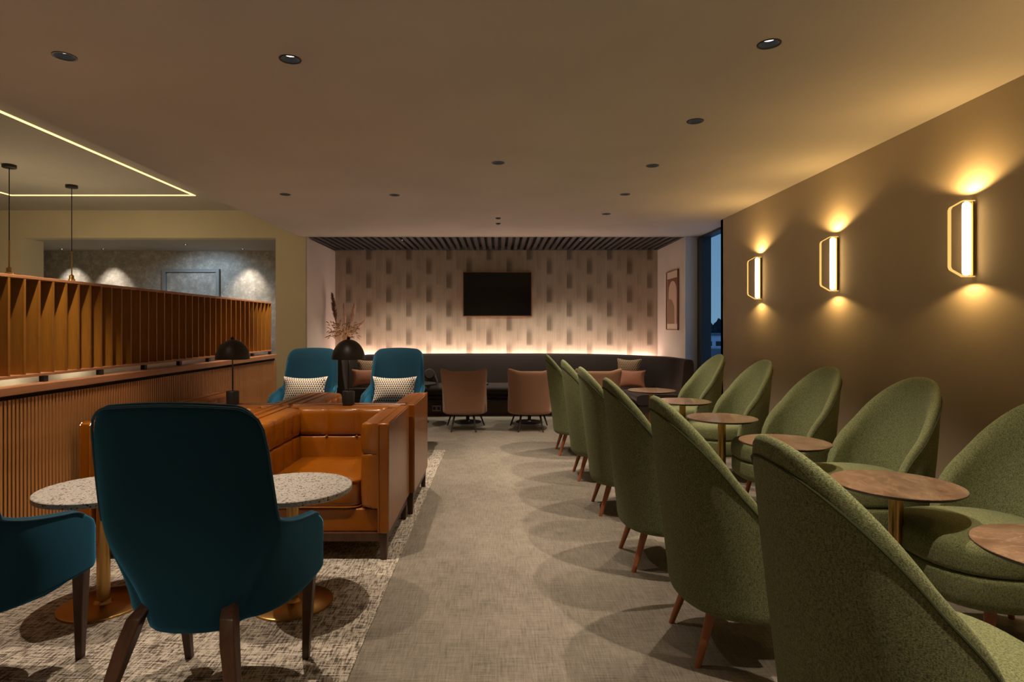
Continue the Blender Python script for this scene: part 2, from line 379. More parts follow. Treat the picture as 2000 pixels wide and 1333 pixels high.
# window bay on the right
w1 = structure(bpy.data.objects.new('window_1', None)); COL.objects.link(w1)
structure(B(2.69, 2.86, YA, YA+.2, 0, CZ).build('wall_reveal', M['wall'], smooth=False))
structure(B(2.538, 2.70, YA-.006, YA, 0, CZ-.001).build('trim_4', plaster('reveal_daylight_tint', (.74, .78, .82)), smooth=False))  # pale blue colour stands in for window daylight on this strip
B(2.70, 2.83, 8.03, YA-.006, 0, CZ-.03).build('frame_jamb', M['frame'], w1, smooth=False)
B(2.72, 2.85, 6.92, YA-.006, CZ-.03, CZ).build('frame_head', M['frame'], w1, smooth=False)
B(2.72, 2.85, 6.92, 8.03, 0, .12).build('frame_sill', M['frame'], w1, smooth=False)
B(2.836, 2.842, 6.92, 8.10, .12, CZ-.03).build('pane', M['glass'], w1, smooth=False)
structure(B(XR, 2.85, 6.85, 6.92, 0, CZ).build('wall_return', M['wall_tex'], smooth=False))

# outside
dusk = mat('snowy_car_park', (.55, .62, .70), .9)
structure(B(5, 90, 2, 220, -2.3, -2.2).build('ground_outside', dusk, smooth=False))
def far_tree(x, y, h, r, lab):
    t = thing('tree', lab, 'tree', (x, y, -2.2), group='trees beyond the car park')
    G().leg((0, 0, 0), .25, (0, 0, h*.4), .15, 8).build('trunk', M['walnut'], t)
    g = G(); n = 14; rings = []
    for i in range(9):
        a = i/8; rr = r*sin(pi*(.12+.82*a))*(1 if a < .5 else 1.25-.5*a)
        rings.append([(rr*(1+.25*random.uniform(-1, 1))*cos(2*pi*j/n), rr*(1+.25*random.uniform(-1, 1))*sin(2*pi*j/n), h*(.2+.8*a)+random.uniform(-.1, .1)*r) for j in range(n)])
    g.loft(rings); g.build('crown', TREE, t, smooth=False)
TREE = mat('dusk_foliage', (.012, .022, .026), .95)
for x, y, h_, r_, lab in [(39.2, 112, 4.5, 1.1, 'leftmost dark tree on the skyline through the window'), (42.4, 116, 5.0, 1.2, 'tallest dark tree on the skyline, middle of the window glass'), (45.4, 112, 4.3, 1.1, 'rightmost dark tree on the skyline through the window')]:
    far_tree(x, y, h_, r_, lab)
hg = G()
for i in range(60): hg.v.append((30+i*.7, 122, 0)); hg.v.append((30+i*.7, 122, 3.2+random.uniform(-.3, .4))); hg.v.append((30+i*.7, 125, 3.2)); hg.v.append((30+i*.7, 125, 0))
for i in range(59):
    for j in range(4): hg.f.append((i*4+j, i*4+(j+1) % 4, i*4+4+(j+1) % 4, i*4+4+j))
hg = hg.build('hedge', TREE, smooth=False); hg.location = (0, 0, -2.2); tag(hg, 'dark hedge line along the horizon through the window', 'hedge')
bd = thing('building', 'low pale industrial building seen through the window', 'building', (24.4, 68, -2.2))
B(-3.5, 3.5, 0, 8, 0, 2.45).build('wall', mat('pale_cladding', (.72, .78, .84), .8), bd, smooth=False)
B(-3.7, 3.7, -.2, 8.2, 2.45, 2.65).build('roof', mat('grey_roof', (.14, .17, .2), .8), bd, smooth=False)
for i in range(6): B(-2.9+i*1.0, -2.35+i*1.0, -.06, 0, .7, 1.8).build('window', M['frame'], bd, smooth=False)
def car(x, y, rz, colr, lab):
    t = thing('car', lab, 'car', (x, y, -2.2), rz)
    prof = [(-2.1, .3), (-2.15, .75), (-1.9, .95), (-1.1, 1.0), (-.6, 1.45), (.9, 1.45), (1.5, 1.0), (2.05, .9), (2.15, .5), (2.1, .3)]
    G().loft([[(s_*.85, a, b) for a, b in prof] for s_ in (-1, 1)]).build('body', mat('car_paint', colr, .3), t, smooth=False, bevel=.06)
    for sx_ in (-1, 1):
        for yy in (-1.3, 1.3):
            xf(G().lathe([(.05, -.1), (.3, -.1), (.33, 0), (.3, .1), (.05, .1)], 16), Matrix.Translation((sx_*.8, yy, .33)) @ Matrix.Rotation(pi/2, 4, 'Y')).build('wheel', M['black'], t)
    B(-.72, .72, -.95, 1.2, 1.05, 1.36).build('windscreen', M['blackgloss'], t, smooth=False)
car(22.3, 61.5, 1.3, (.55, .58, .6), 'pale car parked outside, nearer the building, seen through window')
car(20.2, 56.0, 1.2, (.16, .18, .2), 'dark grey car parked outside, nearest the window')

# ------------------------------------------------------------------ carpet inlay
CP = .004
tag(B(-2.23, -.52, Y0, 5.97, 0, CP).build('patterned_carpet', M['carpet2'], smooth=False), 'cream and charcoal scratch-patterned carpet panel under the orange and teal seats', 'carpet')

# ------------------------------------------------------------------ slatted wooden partition
PX = -2.24
pt = thing('slatted_partition', 'oak partition with fluted base, pale rail and finned upper screen', 'partition', (PX, 0, 0))
PY0, PY1 = 1.55, 6.06
B(-.16, -.012, PY0, PY1, 0, .895).build('core', M['oak'], pt, smooth=False)
B(-.012, -.002, PY0, PY1, .885, .905).build('shadow_gap', M['void'], pt, smooth=False)
B(-.36, .018, PY0, PY1+.02, .905, .945).build('rail', M['oak_r'], pt, bevel=.004)
B(-.012, .014, PY1-.06, PY1, 0, .885).build('end_post', M['oak'], pt, smooth=False)
sm = None; n_ = int((PY1-.07-PY0)/.023)
for i in range(n_):
    y = PY0 + .0115 + i*.023
    if sm is None: s0 = B(-.012, .010, -.0068, .0068, 0, .885).build('slat', M['oak'], pt, smooth=False); sm = s0.data
    else: s0 = bpy.data.objects.new('slat', sm); COL.objects.link(s0); s0.parent = pt
    s0.location = (0, y, 0)
ZB, ZT = EYE-.245, EYE+.249
B(-.155, -.045, PY0, PY1+.03, ZT-.016, ZT).build('top_board', M['oak_r'], pt, bevel=.002)
B(-.155, -.045, PY0, PY1+.03, ZB, ZB+.014).build('bottom_board', M['oak_r'], pt, bevel=.002)
sm = None
for i in range(int((PY1+.02-PY0)/.094)+1):
    y = 2.824 - .094*13 + i*.094
    if y > PY1+.02: break
    if sm is None: s0 = B(-.150, -.046, -.0065, .0065, ZB+.014, ZT-.016).build('fin', M['oak_d'], pt, smooth=False); sm = s0.data
    else: s0 = bpy.data.objects.new('fin', sm); COL.objects.link(s0); s0.parent = pt
    s0.location = (0, y, 0)
B(-.150, -.046, PY1+.012, PY1+.03, ZB+.014, ZT-.016).build('fin', M['oak_d'], pt, smooth=False)
sm = None
for i in range(11):
    y = 1.75 + i*.43
    if sm is None: s0 = B(-.06, -.034, -.014, .014, .945, ZB).build('spacer', M['black'], pt, smooth=False); sm = s0.data
    else: s0 = bpy.data.objects.new('spacer', sm); COL.objects.link(s0); s0.parent = pt
    s0.location = (0, y, 0)

# ------------------------------------------------------------------ green shell chairs
def sm(a, b, x): x = max(0, min(1, (x-a)/(b-a))); return x*x*(3-2*x)
def shell_mesh(outer, zb, zt, thick, nS=40, nV=12):
    """outer(s, z)->(x, y); returns closed padded shell, s in [-1, 1]"""
    g = G(); S = [-1 + 2*i/nS for i in range(nS+1)]
    def O(s, z): return Vector((*outer(s, z), z))
    O_, I_ = [], []
    for s in S:
        a, b = zb(s), zt(s); ro, ri = [], []
        for j in range(nV+1):
            z = a + (b-a)*j/nV; e = .01
            tx = O(min(1, s+e), z) - O(max(-1, s-e), z); n = Vector((tx.y, -tx.x, 0)).normalized()   # outward?
            p = O(s, z); th = thick*(1 - .35*max(0, (j/nV-.85)/.15)**2)
            ro.append(p); ri.append(p + n*th)
        O_.append(ro); I_.append(ri)
    for i in range(nS+1):                     # ring i: up outer, rounded rim, down inner
        rim = (O_[i][-1] + I_[i][-1])/2 + Vector((0, 0, thick*.28))
        rimb = (O_[i][0] + I_[i][0])/2 + Vector((0, 0, -thick*.1))
        g.v += [tuple(p) for p in ([rimb] + O_[i] + [rim] + list(reversed(I_[i])))]
    L = 2*(nV+1) + 2
    for i in range(nS):
        for j in range(L):
            k = (j+1) % L
            g.f.append((i*L+j, i*L+k, (i+1)*L+k, (i+1)*L+j))
    g.f.append(tuple(reversed(range(L)))); g.f.append(tuple(nS*L+j for j in range(L)))
    return g
def fix_normals(o):
    import bmesh
    bm = bmesh.new(); bm.from_mesh(o.data); bmesh.ops.recalc_face_normals(bm, faces=bm.faces); bm.to_mesh(o.data); bm.free(); return o
def green_outer(s, z):
    h = max(0, (z-.24)/.70); a = abs(s); W = .315 - .035*h + .02*sin(pi*min(1, h))*1.0
    yb = .235 + .085*h; d = .27
    th = min(a, 1)*pi/2*1.0
    x = W*sin(th)**.88; y = yb - d + d*max(0, cos(th))**.88 - .035*sm(.8, 1, a)
    return (math.copysign(x, s), y)
def green_top(s):
    return .425 + .518*max(0, cos(abs(s)*pi/2))**.52
def make_green():
    t = thing('shell_chair', '', 'chair')
    sh = shell_mesh(green_outer, lambda s: .200+.02*abs(s), green_top, .058, 56).build('back_shell', M['green'], t, sub=1); fix_normals(sh)
    pts = []
    for i in range(81):
        s = -.985 + 1.97*i/80; z = green_top(s)-.03-.015*cos(s*pi/2); p = Vector(green_outer(s, z)); c = Vector((0, 0)); pts.append((p.x*1.004, p.y+.001, z))
    G().tube(pts, .0035, 6).build('piping', M['greenseam'], sh)
    pl = super_plan(.268, .275, 2.6, 40, -.070)
    slab(pl, .335, .452, .045, .012, rb=.02).build('seat_cushion', M['green'], t)
    slab(super_plan(.272, .272, 2.6, 40, -.068), .205, .332, .02, 0, rb=.045).build('seat_base', M['green'], t)
    for sx_, y0, y1 in ((-1, -.16, -.20), (1, -.16, -.20), (-1, .12, .195), (1, .12, .195)):
        xx = .165 if y0 < 0 else .13; x2 = .20 if y0 < 0 else .163
        G().leg((sx_*xx, y0, .235), .021, (sx_*x2, y1, 0), .0115, 14).build('leg', M['beech'], t)
    return t
gc = make_green()
ordn = ['nearest', 'second nearest', 'third nearest', 'fourth nearest', 'fifth nearest', 'farthest']
LEFT = [(.965, 1.47), (.91, 2.33), (.87, 3.17), (.855, 4.06), (.83, 4.93), (.775, 5.88)]
RIGHT = [(1.95, 2.36), (1.95, 3.2), (1.95, 4.08), (1.89, 4.93), (1.87, 5.9)]
llab = ['nearest green chair seen from behind, its seamed back cut by the bottom frame edge',
        'green chair on the aisle side showing its full curved back and two splayed legs',
        'green aisle-side chair just behind the fully visible one, two wooden legs showing',
        'green aisle-side chair, third from the far end of its row',
        'green aisle-side chair, second from the far end of its row',
        'green aisle-side chair at the far end, beside the blush tub chair']
rlab = ['green chair against the wall cut by the right frame edge, seat fully visible',
        'green wall-side chair with the widest visible back, below the nearest wall light',
        'green wall-side chair below the middle wall light',
        'green wall-side chair, second from the window',
        'green wall-side chair beside the window']
first = True
for row, labs, rz in ((LEFT, llab, R(90)), (RIGHT, rlab, R(-90))):
    for (x, y), lab in zip(row, labs):
        o = gc if first else copy_tree(gc); first = False
        o.location = (x, y, 0); o.rotation_euler = (0, 0, rz)
        tag(o, lab, 'chair', 'green chairs along the right wall')

# marble tables
def make_round(name, r, z, edge, topmat, edgemat, stem_r, base_r, stemmat, under=True, basez=.012):
    t = thing(name, '', 'table')
    if edgemat is topmat:
        G().lathe([(r-.003, z-edge), (r, z-edge+.003), (r, z-.003), (r-.003, z), (.001, z)], 64).build('table_top', topmat, t)
    else:
        G().lathe([(r-.004, z-.004), (r-.001, z-.002), (r-.002, z), (.001, z)], 64).build('table_top', topmat, t)
        G().lathe([(r-.012, z-edge), (r, z-.0045), (r, z-.003), (.001, z-.0028)], 64).build('edge', edgemat, t)
    if under: G().lathe([(r*.42, z-edge-.012), (r*.46, z-edge), (.01, z-edge)], 40).build('mounting_plate', M['black'], t)
    G().lathe([(stem_r, basez), (stem_r, z-edge-.008)], 28).build('stem', stemmat, t)
    G().lathe([(base_r, 0), (base_r, basez*.7), (base_r-.006, basez), (stem_r+.012, basez+.002), (stem_r+.004, basez+.014), (stem_r*.9, basez+.016)], 48).build('base', stemmat, t)
    return t
mt = make_round('marble_table', .235, .59, .014, M['marble'], M['black'], .026, .17, M['brass'])
TB = [(1.62, 1.70), (1.60, 2.43), (1.575, 3.325), (1.555, 4.2), (1.57, 5.145), (1.53, 6.03)]
tl = ['brown marble round table cut by the right frame edge', 'largest fully seen brown marble round table, its brass stem beside the nearest green chair',
      'brown marble round table half hidden behind the nearest green chair top', 'brown marble round table with a blue window reflection and full brass stem',
      'brown marble round table second farthest, blue reflection at its right', 'farthest brown marble round table in front of the dark banquette end']
for i, ((x, y), lab) in enumerate(zip(TB, tl)):
    o = mt if i == 0 else copy_tree(mt); o.location = (x, y, 0); o.rotation_euler = (0, 0, 1.3*i); tag(o, lab, 'table', 'marble tables between the green chairs')

# ------------------------------------------------------------------ teal high-back armchairs
def teal_outer(s, z):
    h = max(0, min(1.1, (z-.32)/.70)); a = abs(s)
    Wb = .150 + .112*sm(0, .45, h) - .014*h              # half width of the tall back (tapers down)
    yb = .205 + .100*h
    A = .50
    if a < A:                                      # back panel, gently curved
        k = a/A; x = Wb*k; y = yb - .035*k*k - (.02+.03*max(0, 1-h))*k**6
    else:
        k = (a-A)/(1-A)
        xf_ = .285; yf = -.245                     # arm front
        x0, y0 = Wb, yb-.055-.03*max(0, 1-h)
        c1 = (Wb+.055*(1-h*.5), yb-.115)
        x = (1-k)**2*x0 + 2*k*(1-k)*(xf_+.01) + k*k*xf_
        y = (1-k)**2*y0 + 2*k*(1-k)*(yb-.10) + k*k*yf
    return (math.copysign(x, s), y)
def sm(a, b, x): x = max(0, min(1, (x-a)/(b-a))); return x*x*(3-2*x)
def teal_top(s):
    a = abs(s)
    t = 1.0 - .012*(a/.4)**2
    if a > .36: t -= .05*((min(a, .5)-.36)/.14)**2.2
    arm = .655 - .095*((a-.5)/.5) - .05*sm(.90, 1, a)**1.5 if a > .5 else .655
    k = sm(.478, .575, a)
    return t*(1-k) + arm*k
def teal_bot(s):
    a = abs(s); return .315 + .03*sm(.3, 1, a)
def make_teal():
    t = thing('armchair', '', 'armchair')
    sh = shell_mesh(teal_outer, teal_bot, teal_top, .036, 64, 16).build('back_shell', M['teal'], t, sub=1); fix_normals(sh)
    pts = [(teal_outer(s_, teal_top(s_))[0], teal_outer(s_, teal_top(s_))[1]+.001, teal_top(s_)-.002) for s_ in [-.945+1.89*i/96 for i in range(97)]]
    G().tube(pts, .0038, 6).build('piping', M['teal_pipe'], sh)
    pl = []
    for x_, y_ in super_plan(.238, .205, 3.6, 40, -.075): pl.append((x_*(1-.30*max(0, y_+.08)/.21), y_))
    slab(pl, .36, .455, .035, .012).build('seat_cushion', M['teal'], t)
    pl2 = [(x_*.95, y_*.97) for x_, y_ in pl]
    slab(pl2, .305, .358, .012, 0).build('seat_base', M['teal'], t)
    for sx_ in (-1, 1):
        G().leg((sx_*.235, -.225, .345), .021, (sx_*.214, -.25, 0), .012, sq=True).build('leg', M['walnut'], t, bevel=.003)
        g = G(); rings = []
        for (x_, y_, z_, r_) in ((.118, .16, .40, .018), (.135, .205, .37, .023), (.148, .232, .31, .024), (.185, .285, .15, .018), (.20, .315, 0, .013)):
            rings.append([(sx_*x_ + r_*1.3*cos(pi/4+pi/2*j), y_ + r_*1.3*sin(pi/4+pi/2*j), z_) for j in range(4)])
        g.loft(list(reversed(rings))).build('leg', M['walnut'], t, bevel=.004)
    return t
tc_ = make_teal()
for i, (x, y, rz, lab) in enumerate([(-.92, 1.97, pi, 'large teal high-back armchair seen from behind in the foreground'),
        (-1.75, 1.97, pi, 'teal armchair cut by the left frame edge, only its right arm and leg showing'),
        (-1.0, 5.82, 0, 'teal high-back armchair facing the camera beside the aisle, nearer the blush chairs'),
        (-1.86, 5.82, 0, 'teal high-back armchair facing the camera beside the end of the oak partition')]):
    o = tc_ if i == 0 else copy_tree(tc_); o.location = (x, y, CP); o.rotation_euler = (0, 0, rz); tag(o, lab, 'armchair', 'teal high-back armchairs')

def pillow(w, h, t, n=14, pinch=.12):
    g = G()
    def P(i, j, sgn):
        u, v = 2*i/n-1, 2*j/n-1
        x = w/2*u*(1-pinch*(1-v*v)); z = h/2*v*(1-pinch*1.3*(1-u*u))
        return (x, sgn*t/2*((1-u*u)*(1-v*v))**.42, z)
    for sgn in (-1, 1):
        b = len(g.v)
        for i in range(n+1):
            for j in range(n+1): g.v.append(P(i, j, sgn))
        for i in range(n):
            for j in range(n):
                q = (b+i*(n+1)+j, b+(i+1)*(n+1)+j, b+(i+1)*(n+1)+j+1, b+i*(n+1)+j+1)
                g.f.append(q if sgn < 0 else q[::-1])
    return g
def place_pillow(name, w, h, t, m, loc, rot, lab):
    o = pillow(w, h, t).build(name, m, smooth=True, angle=80); o.location = loc; o.rotation_euler = rot; return tag(o, lab, 'cushion')
for x, lab in ((-1.005, 'white and navy patterned cushion on the aisle-side far teal armchair'), (-1.87, 'white and navy patterned cushion on the far teal armchair by the partition')):
    place_pillow('cushion', .43, .27, .13, M['knit'], (x, 5.84, CP+.605), (R(-14), 0, 0), lab)

# ------------------------------------------------------------------ terrazzo tables
tt = make_round('terrazzo_table', .255, .515, .024, M['terrazzo'], M['terrazzo'], .026, .172, M['brass'])
o = tt; o.location = (-.905, 2.66, CP); tag(o, 'white terrazzo round table right of the foreground teal chair, before the orange armchair', 'table', 'terrazzo tables')
o = copy_tree(tt); o.location = (-1.725, 2.64, CP); o.rotation_euler = (0, 0, 1); tag(o, 'white terrazzo round table by the fluted wood partition on the left', 'table', 'terrazzo tables')

# ------------------------------------------------------------------ orange leather club chairs
def make_club():
    W, D_, H_, A = .80, .72, .715, .155
    t = thing('club_chair', '', 'armchair')
    L = M['leather']; ot = .058
    for sx_ in (-1, 1):
        a = B(min(sx_*W/2, sx_*(W/2-ot)), max(sx_*W/2, sx_*(W/2-ot)), -D_/2, D_/2, .14, H_).build('arm', L, t, bevel=.009, seg=3)
        # piping on the front and top outer edges
        for off in (.004, ot-.004):
            xx = sx_*(W/2-off); G().tube([(xx, -D_/2-.001, .15), (xx, -D_/2-.001, H_-.012), (xx, -D_/2+.012, H_+.001), (xx, D_/2-.01, H_+.001)], .0035, 6).build('piping', L, a)
        # inner padding, two stacked rows
        wy = D_-.115
        for z0, z1 in ((.27, .553), (.549, H_-.002)):
            g = tuft(wy, z1-z0, A-ot-.012, 4, 1, .014, .035, 32, 12)
            ang = -pi/2 if sx_ < 0 else pi/2
            # local face -y must point to the chair's middle
            mtx = Matrix.Translation((sx_*(W/2-ot), -D_/2+.004+wy/2, z0)) @ Matrix.Rotation(pi/2 if sx_ < 0 else -pi/2, 4, 'Z')
            xf(g, mtx).build('arm_padding', L, t, angle=75)
    bk = B(-W/2+ot, W/2-ot, D_/2-.055, D_/2, .14, H_).build('back', L, t, bevel=.009, seg=3)
    G().tube([(-W/2+ot, D_/2-.004, H_+.001), (W/2-ot, D_/2-.004, H_+.001)], .0035, 6).build('piping', L, bk)
    iw = W-2*A+.07
    for z0, z1 in ((.30, .547), (.543, H_-.001)):
        g = tuft(iw, z1-z0, .065, 3, 1, .016, .03, 36, 12)
        xf(g, Matrix.Translation((0, D_/2-.055, z0))).build('back_padding', L, t, angle=75)
    for i in range(2):
        G().lathe([(.0, -.004), (.009, -.003), (.008, .003), (.002, .006)], 12).build('button', L, t).location = ((i-.5)*iw/3, D_/2-.055-.068, .544)
    sw = W-2*A+.012
    cu = slab(super_plan(sw/2, (D_-.13)/2, 9, 48, -.045), .268, .415, .028, .014).build('seat_cushion', L, t)
    for z in (.272, .408):
        pts = [(x*.985, y*.985+(-.045*.015), z) for x, y in super_plan(sw/2+.004, (D_-.13)/2+.004, 9, 48, -.045)]
        G().tube(pts, .0035, 6, True).build('piping', L, cu)
    B(-W/2+ot, W/2-ot, -D_/2+.03, D_/2-.055, .14, .262).build('front_rail', L, t, bevel=.008)
    fr = G(); fr.box(-W/2+.012, W/2-.012, -D_/2+.01, -D_/2+.045, .098, .14).box(-W/2+.012, W/2-.012, D_/2-.045, D_/2-.01, .098, .14)
    fr.box(-W/2+.012, -W/2+.045, -D_/2+.045, D_/2-.045, .098, .14).box(W/2-.045, W/2-.012, -D_/2+.045, D_/2-.045, .098, .14)
    fr.build('base_frame', M['walnut'], t, smooth=False)
    for sx_ in (-1, 1):
        for sy in (-1, 1):
            G().leg((sx_*(W/2-.032), sy*(D_/2-.03), .139), .021, (sx_*(W/2-.030), sy*(D_/2-.028), 0), .015, sq=True).build('leg', M['walnut'], t, smooth=False)
    return t
cc_ = make_club()
for i, (x, y, rz, lab) in enumerate([(-.968, 3.498, 0, 'orange leather club chair facing the camera beside the aisle, tufted interior showing'),
        (-1.775, 3.498, 0, 'orange leather club chair facing the camera against the fluted partition'),
        (-.940, 4.265, pi, 'orange leather club chair turned away beside the aisle, behind the tufted one'),
        (-1.755, 4.265, pi, 'orange leather club chair turned away by the partition, behind its twin')]):
    o = cc_ if i == 0 else copy_tree(cc_); o.location = (x, y, CP); o.rotation_euler = (0, 0, rz); tag(o, lab, 'armchair', 'orange leather club chairs')

# ------------------------------------------------------------------ black dome table lamps
def make_lamp():
    t = thing('table_lamp', '', 'lamp')
    G().lathe([(.036, 0), (.038, .002), (.038, .086), (.036, .089), (.005, .089)], 28).build('base', M['black'], t)
    G().lathe([(.0045, .088), (.0045, .40)], 10).build('pole', M['black'], t)
    prof = [(.104*cos(a), .292 + .128*sin(a)) for a in [pi/2*i/14 for i in range(15)]]
    inn = [(.100*cos(a), .292 + .122*sin(a)) for a in [pi/2*i/14 for i in range(14, -1, -1)]]
    g = G(); rings = [[(max(r, .0006)*cos(2*pi*j/40), max(r, .0006)*sin(2*pi*j/40), z) for j in range(40)] for r, z in prof+inn]
    rings.append(rings[0]); g.loft(rings, False, False).build('shade', M['black'], t)
    G().lathe([(.010, .418), (.011, .430), (.006, .436)], 14).build('finial', M['black'], t)
    G().lathe([(.004, .318), (.014, .322), (.018, .335), (.012, .352), (.006, .358)], 16).build('bulb', emit('lamp_bulb', (1, .75, .45), 6), t)
    return t
lp = make_lamp()
lp.location = (-.958, 3.868, CP+.717); tag(lp, 'black dome table lamp on the club chair backs nearest the aisle', 'lamp', 'black dome lamps')
o = copy_tree(lp); o.location = (-1.70, 3.868, CP+.717); tag(o, 'black dome table lamp on the club chair backs in front of the partition', 'lamp', 'black dome lamps')
for x in (-.958, -1.70):
    light('lamp_glow', 'POINT', (x+.02, 3.868, CP+.717+.305), .25, (1, .8, .5), shadow_soft_size=.01)

# ------------------------------------------------------------------ blush tub chairs
def tub_outer(s, z):
    h = max(0, (z-.21)/.5); a = abs(s); Wt = .215 + .062*h
    yb = .225 + .06*h
    if a < .6: k = a/.6; x = Wt*k; y = yb - .03*k*k - .03*k**6
    else:
        k = (a-.6)/.4; x = Wt*(1-k) + k*(.262) + .02*sin(pi*k)*(1-h); y = (yb-.06)*(1-k) + k*(-.10)
    return (math.copysign(x, s), y)
def tub_top(s):
    a = abs(s); t = .700 + .030*sm(.25, .58, a)
    k = sm(.60, .84, a); return t*(1-k) + (.40-.08*(max(0, a-.8)/.2))*k
def make_tub(m):
    t = thing('tub_chair', '', 'chair')
    fix_normals(shell_mesh(tub_outer, lambda s: .20, tub_top, .045, 44, 10).build('back_shell', m, t, sub=1))
    slab(super_plan(.235, .25, 3.2, 36, -.04), .30, .42, .045, .012).build('seat_cushion', m, t)
    slab(super_plan(.235, .245, 3.2, 36, -.035), .20, .298, .01, 0, rb=.03).build('seat_base', m, t)
    B(-.16, .16, -.16, .16, .185, .20).build('leg_frame', M['black'], t, smooth=False)
    for sx_ in (-1, 1):
        G().leg((sx_*.16, -.17, .20), .014, (sx_*.228, -.25, 0), .008).build('leg', M['black'], t)
        G().leg((sx_*.11, .14, .20), .014, (sx_*.143, .24, 0), .008).build('leg', M['black'], t)
    return t
tb = make_tub(M['beige'])
for i, (x, lab) in enumerate([(-.40, 'blush tub chair seen from behind, nearest the teal armchairs'), (.38, 'blush tub chair seen from behind, partly covered by the green chairs'),
                              (1.165, 'blush tub chair mostly hidden behind green chair tops, top edge visible')]):
    o = tb if i == 0 else copy_tree(tb); o.location = (x, 7.23, 0); o.rotation_euler = (0, 0, pi); tag(o, lab, 'chair', 'blush tub chairs')
pk = make_tub(M['pink']); pk.location = (-2.70, 6.75, 0); pk.rotation_euler = (0, 0, R(180)); tag(pk, 'pink tub chair just peeking out past the end of the oak partition', 'chair')

bt = make_round('pedestal_table', .27, .50, .02, M['black'], M['black'], .022, .172, M['black'])
for i, (x, lab) in enumerate([(-1.06, 'black pedestal table whose disc base shows beside the orange chair'), (-.39, 'black pedestal table behind the left blush tub chair'),
                              (.40, 'black pedestal table behind the middle blush tub chair'), (1.2, 'black pedestal table behind the rightmost blush tub chair')]):
    o = bt if i == 0 else copy_tree(bt); o.location = (x, 7.74, 0); tag(o, lab, 'table', 'black pedestal tables')

# ------------------------------------------------------------------ curved banquette
def resample(path, step):
    out = []; 
    for a, b in zip(path[:-1], path[1:]):
        a, b = Vector(a), Vector(b); n = max(1, int((b-a).length/step))
        for i in range(n): out.append(a + (b-a)*i/n)
    out.append(Vector(path[-1])); return out
def smooth_path(ctrl, per=14):
    out = []
    P_ = [Vector(c) for c in ctrl]; P_ = [P_[0]*2-P_[1]] + P_ + [P_[-1]*2-P_[-2]]
    for i in range(1, len(P_)-2):
        for k in range(per):
            t = k/per; p0, p1, p2, p3 = P_[i-1:i+3]
            out.append(.5*((2*p1) + (p2-p0)*t + (2*p0-5*p1+4*p2-p3)*t*t + (3*p1-p0-3*p2+p3)*t**3))
    out.append(P_[-2]); return out
def normals(path):
    out = []
    for i in range(len(path)):
        t = path[min(i+1, len(path)-1)] - path[max(i-1, 0)]; t.normalize(); out.append(Vector((t.y, -t.x)))  # points to -y side (front) for +x travel
    return out
def sweep(path, nrm, prof):
    """prof: list of (d, z), d = distance in front of the path"""
    return [[(p.x+n.x*d, p.y+n.y*d, z) for d, z in prof] for p, n in zip(path, nrm)]
bq = thing('banquette', 'long curved dark aubergine velvet banquette under the screen wall', 'sofa')
ctrl = [(-2.02, 7.80), (-1.99, 8.02), (-1.75, 8.42), (-1.1, 8.70), (0, 8.77), (.95, 8.74), (1.6, 8.45), (2.07, 7.95), (2.17, 7.5), (2.18, 7.1)]
path = smooth_path(ctrl, 16); nrm = normals(path); T = len(path)-1
def seg(a, b): return path[a:b+1], nrm[a:b+1]
cuts = [0, 32, 56, 84, 112, T]
backp = [(0, .40), (.0, .80), (-.01, .822), (-.035, .835), (-.08, .835), (-.10, .82), (-.11, .78), (-.11, .12), (.0, .12)]
backp = [(.045, .38), (.01, .62), (-.005, .80), (-.02, .825), (-.04, .833), (-.09, .833), (-.11, .82), (-.12, .78), (-.12, .12), (.045, .12)]
for a, b in zip(cuts[:-1], cuts[1:]):
    p, n = seg(a, b); g = G(); rr = sweep(p, n, backp); g.loft(rr); fix_normals(g.build('backrest', M['maroon'], bq, angle=50))
p_, n_2 = path, nrm
cush = [(.05, .30), (.05, .415), (.30, .425), (.50, .418), (.545, .40), (.555, .37), (.55, .325), (.53, .30)]
for a, b in zip([0, 32, 70, 112], [32, 70, 112, T]):
    p, n = seg(a, b); 
    g = G().loft(sweep(p, n, cush)); fix_normals(g.build('seat_cushion', M['maroon'], bq, angle=50))
# puffed front band with dimples
g = G(); acc = 0; rings = []
fine = []
for i in range(T):
    for k in range(4): fine.append(path[i]+(path[i+1]-path[i])*k/4)
fn = normals(fine)
for i, (p, n) in enumerate(zip(fine, fn)):
    if i: acc += (fine[i]-fine[i-1]).length
    bz = .028*abs(sin(pi*acc/.13))**.5
    rings.append([(p.x+n.x*d, p.y+n.y*d, z) for d, z in ((.05, .295), (.50, .295), (.515+bz*.5, .285), (.52+bz, .262), (.515, .245), (.52+bz*.8, .225), (.50+bz*.4, .205), (.48, .20), (.05, .20))])
fix_normals(g.loft(rings).build('tufted_front', M['maroon'], bq, angle=60))
fix_normals(G().loft(sweep(path, nrm, [(0, 0), (.455, 0), (.455, .20), (0, .20)])).build('plinth', M['plinth'], bq, angle=50))
for i in (126, 132, 138):
    p, n = path[i], nrm[i]
    for z, d in ((.56, .016), (.68, .004)):
        b_ = G().lathe([(.0, -.004), (.011, -.002), (.009, .004), (.002, .006)], 10).build('button', M['maroon'], bq); b_.location = (p.x+n.x*d, p.y+n.y*d, z)
# ledge behind the banquette with the light strip
structure(G().loft([[(x, y, z) for x, y in [(-2.59, 8.1), (-2.3, 8.1), (-2.1, 8.45), (-1.4, 8.88), (0, 8.9), (1.2, 8.88), (1.9, 8.6), (2.25, 8.21), (2.53, 8.21), (2.53, YB-.013), (-2.59, YB-.013)]] for z in (0, .70)]).build('trim_5', M['wallpink'], smooth=False))
ls = B(-2.5, 2.45, YB-.085, YB-.07, .703, .711).build('light_strip', M['led2']); tag(ls, 'rose-warm light strip glowing behind the banquette along the patterned wall', 'light')
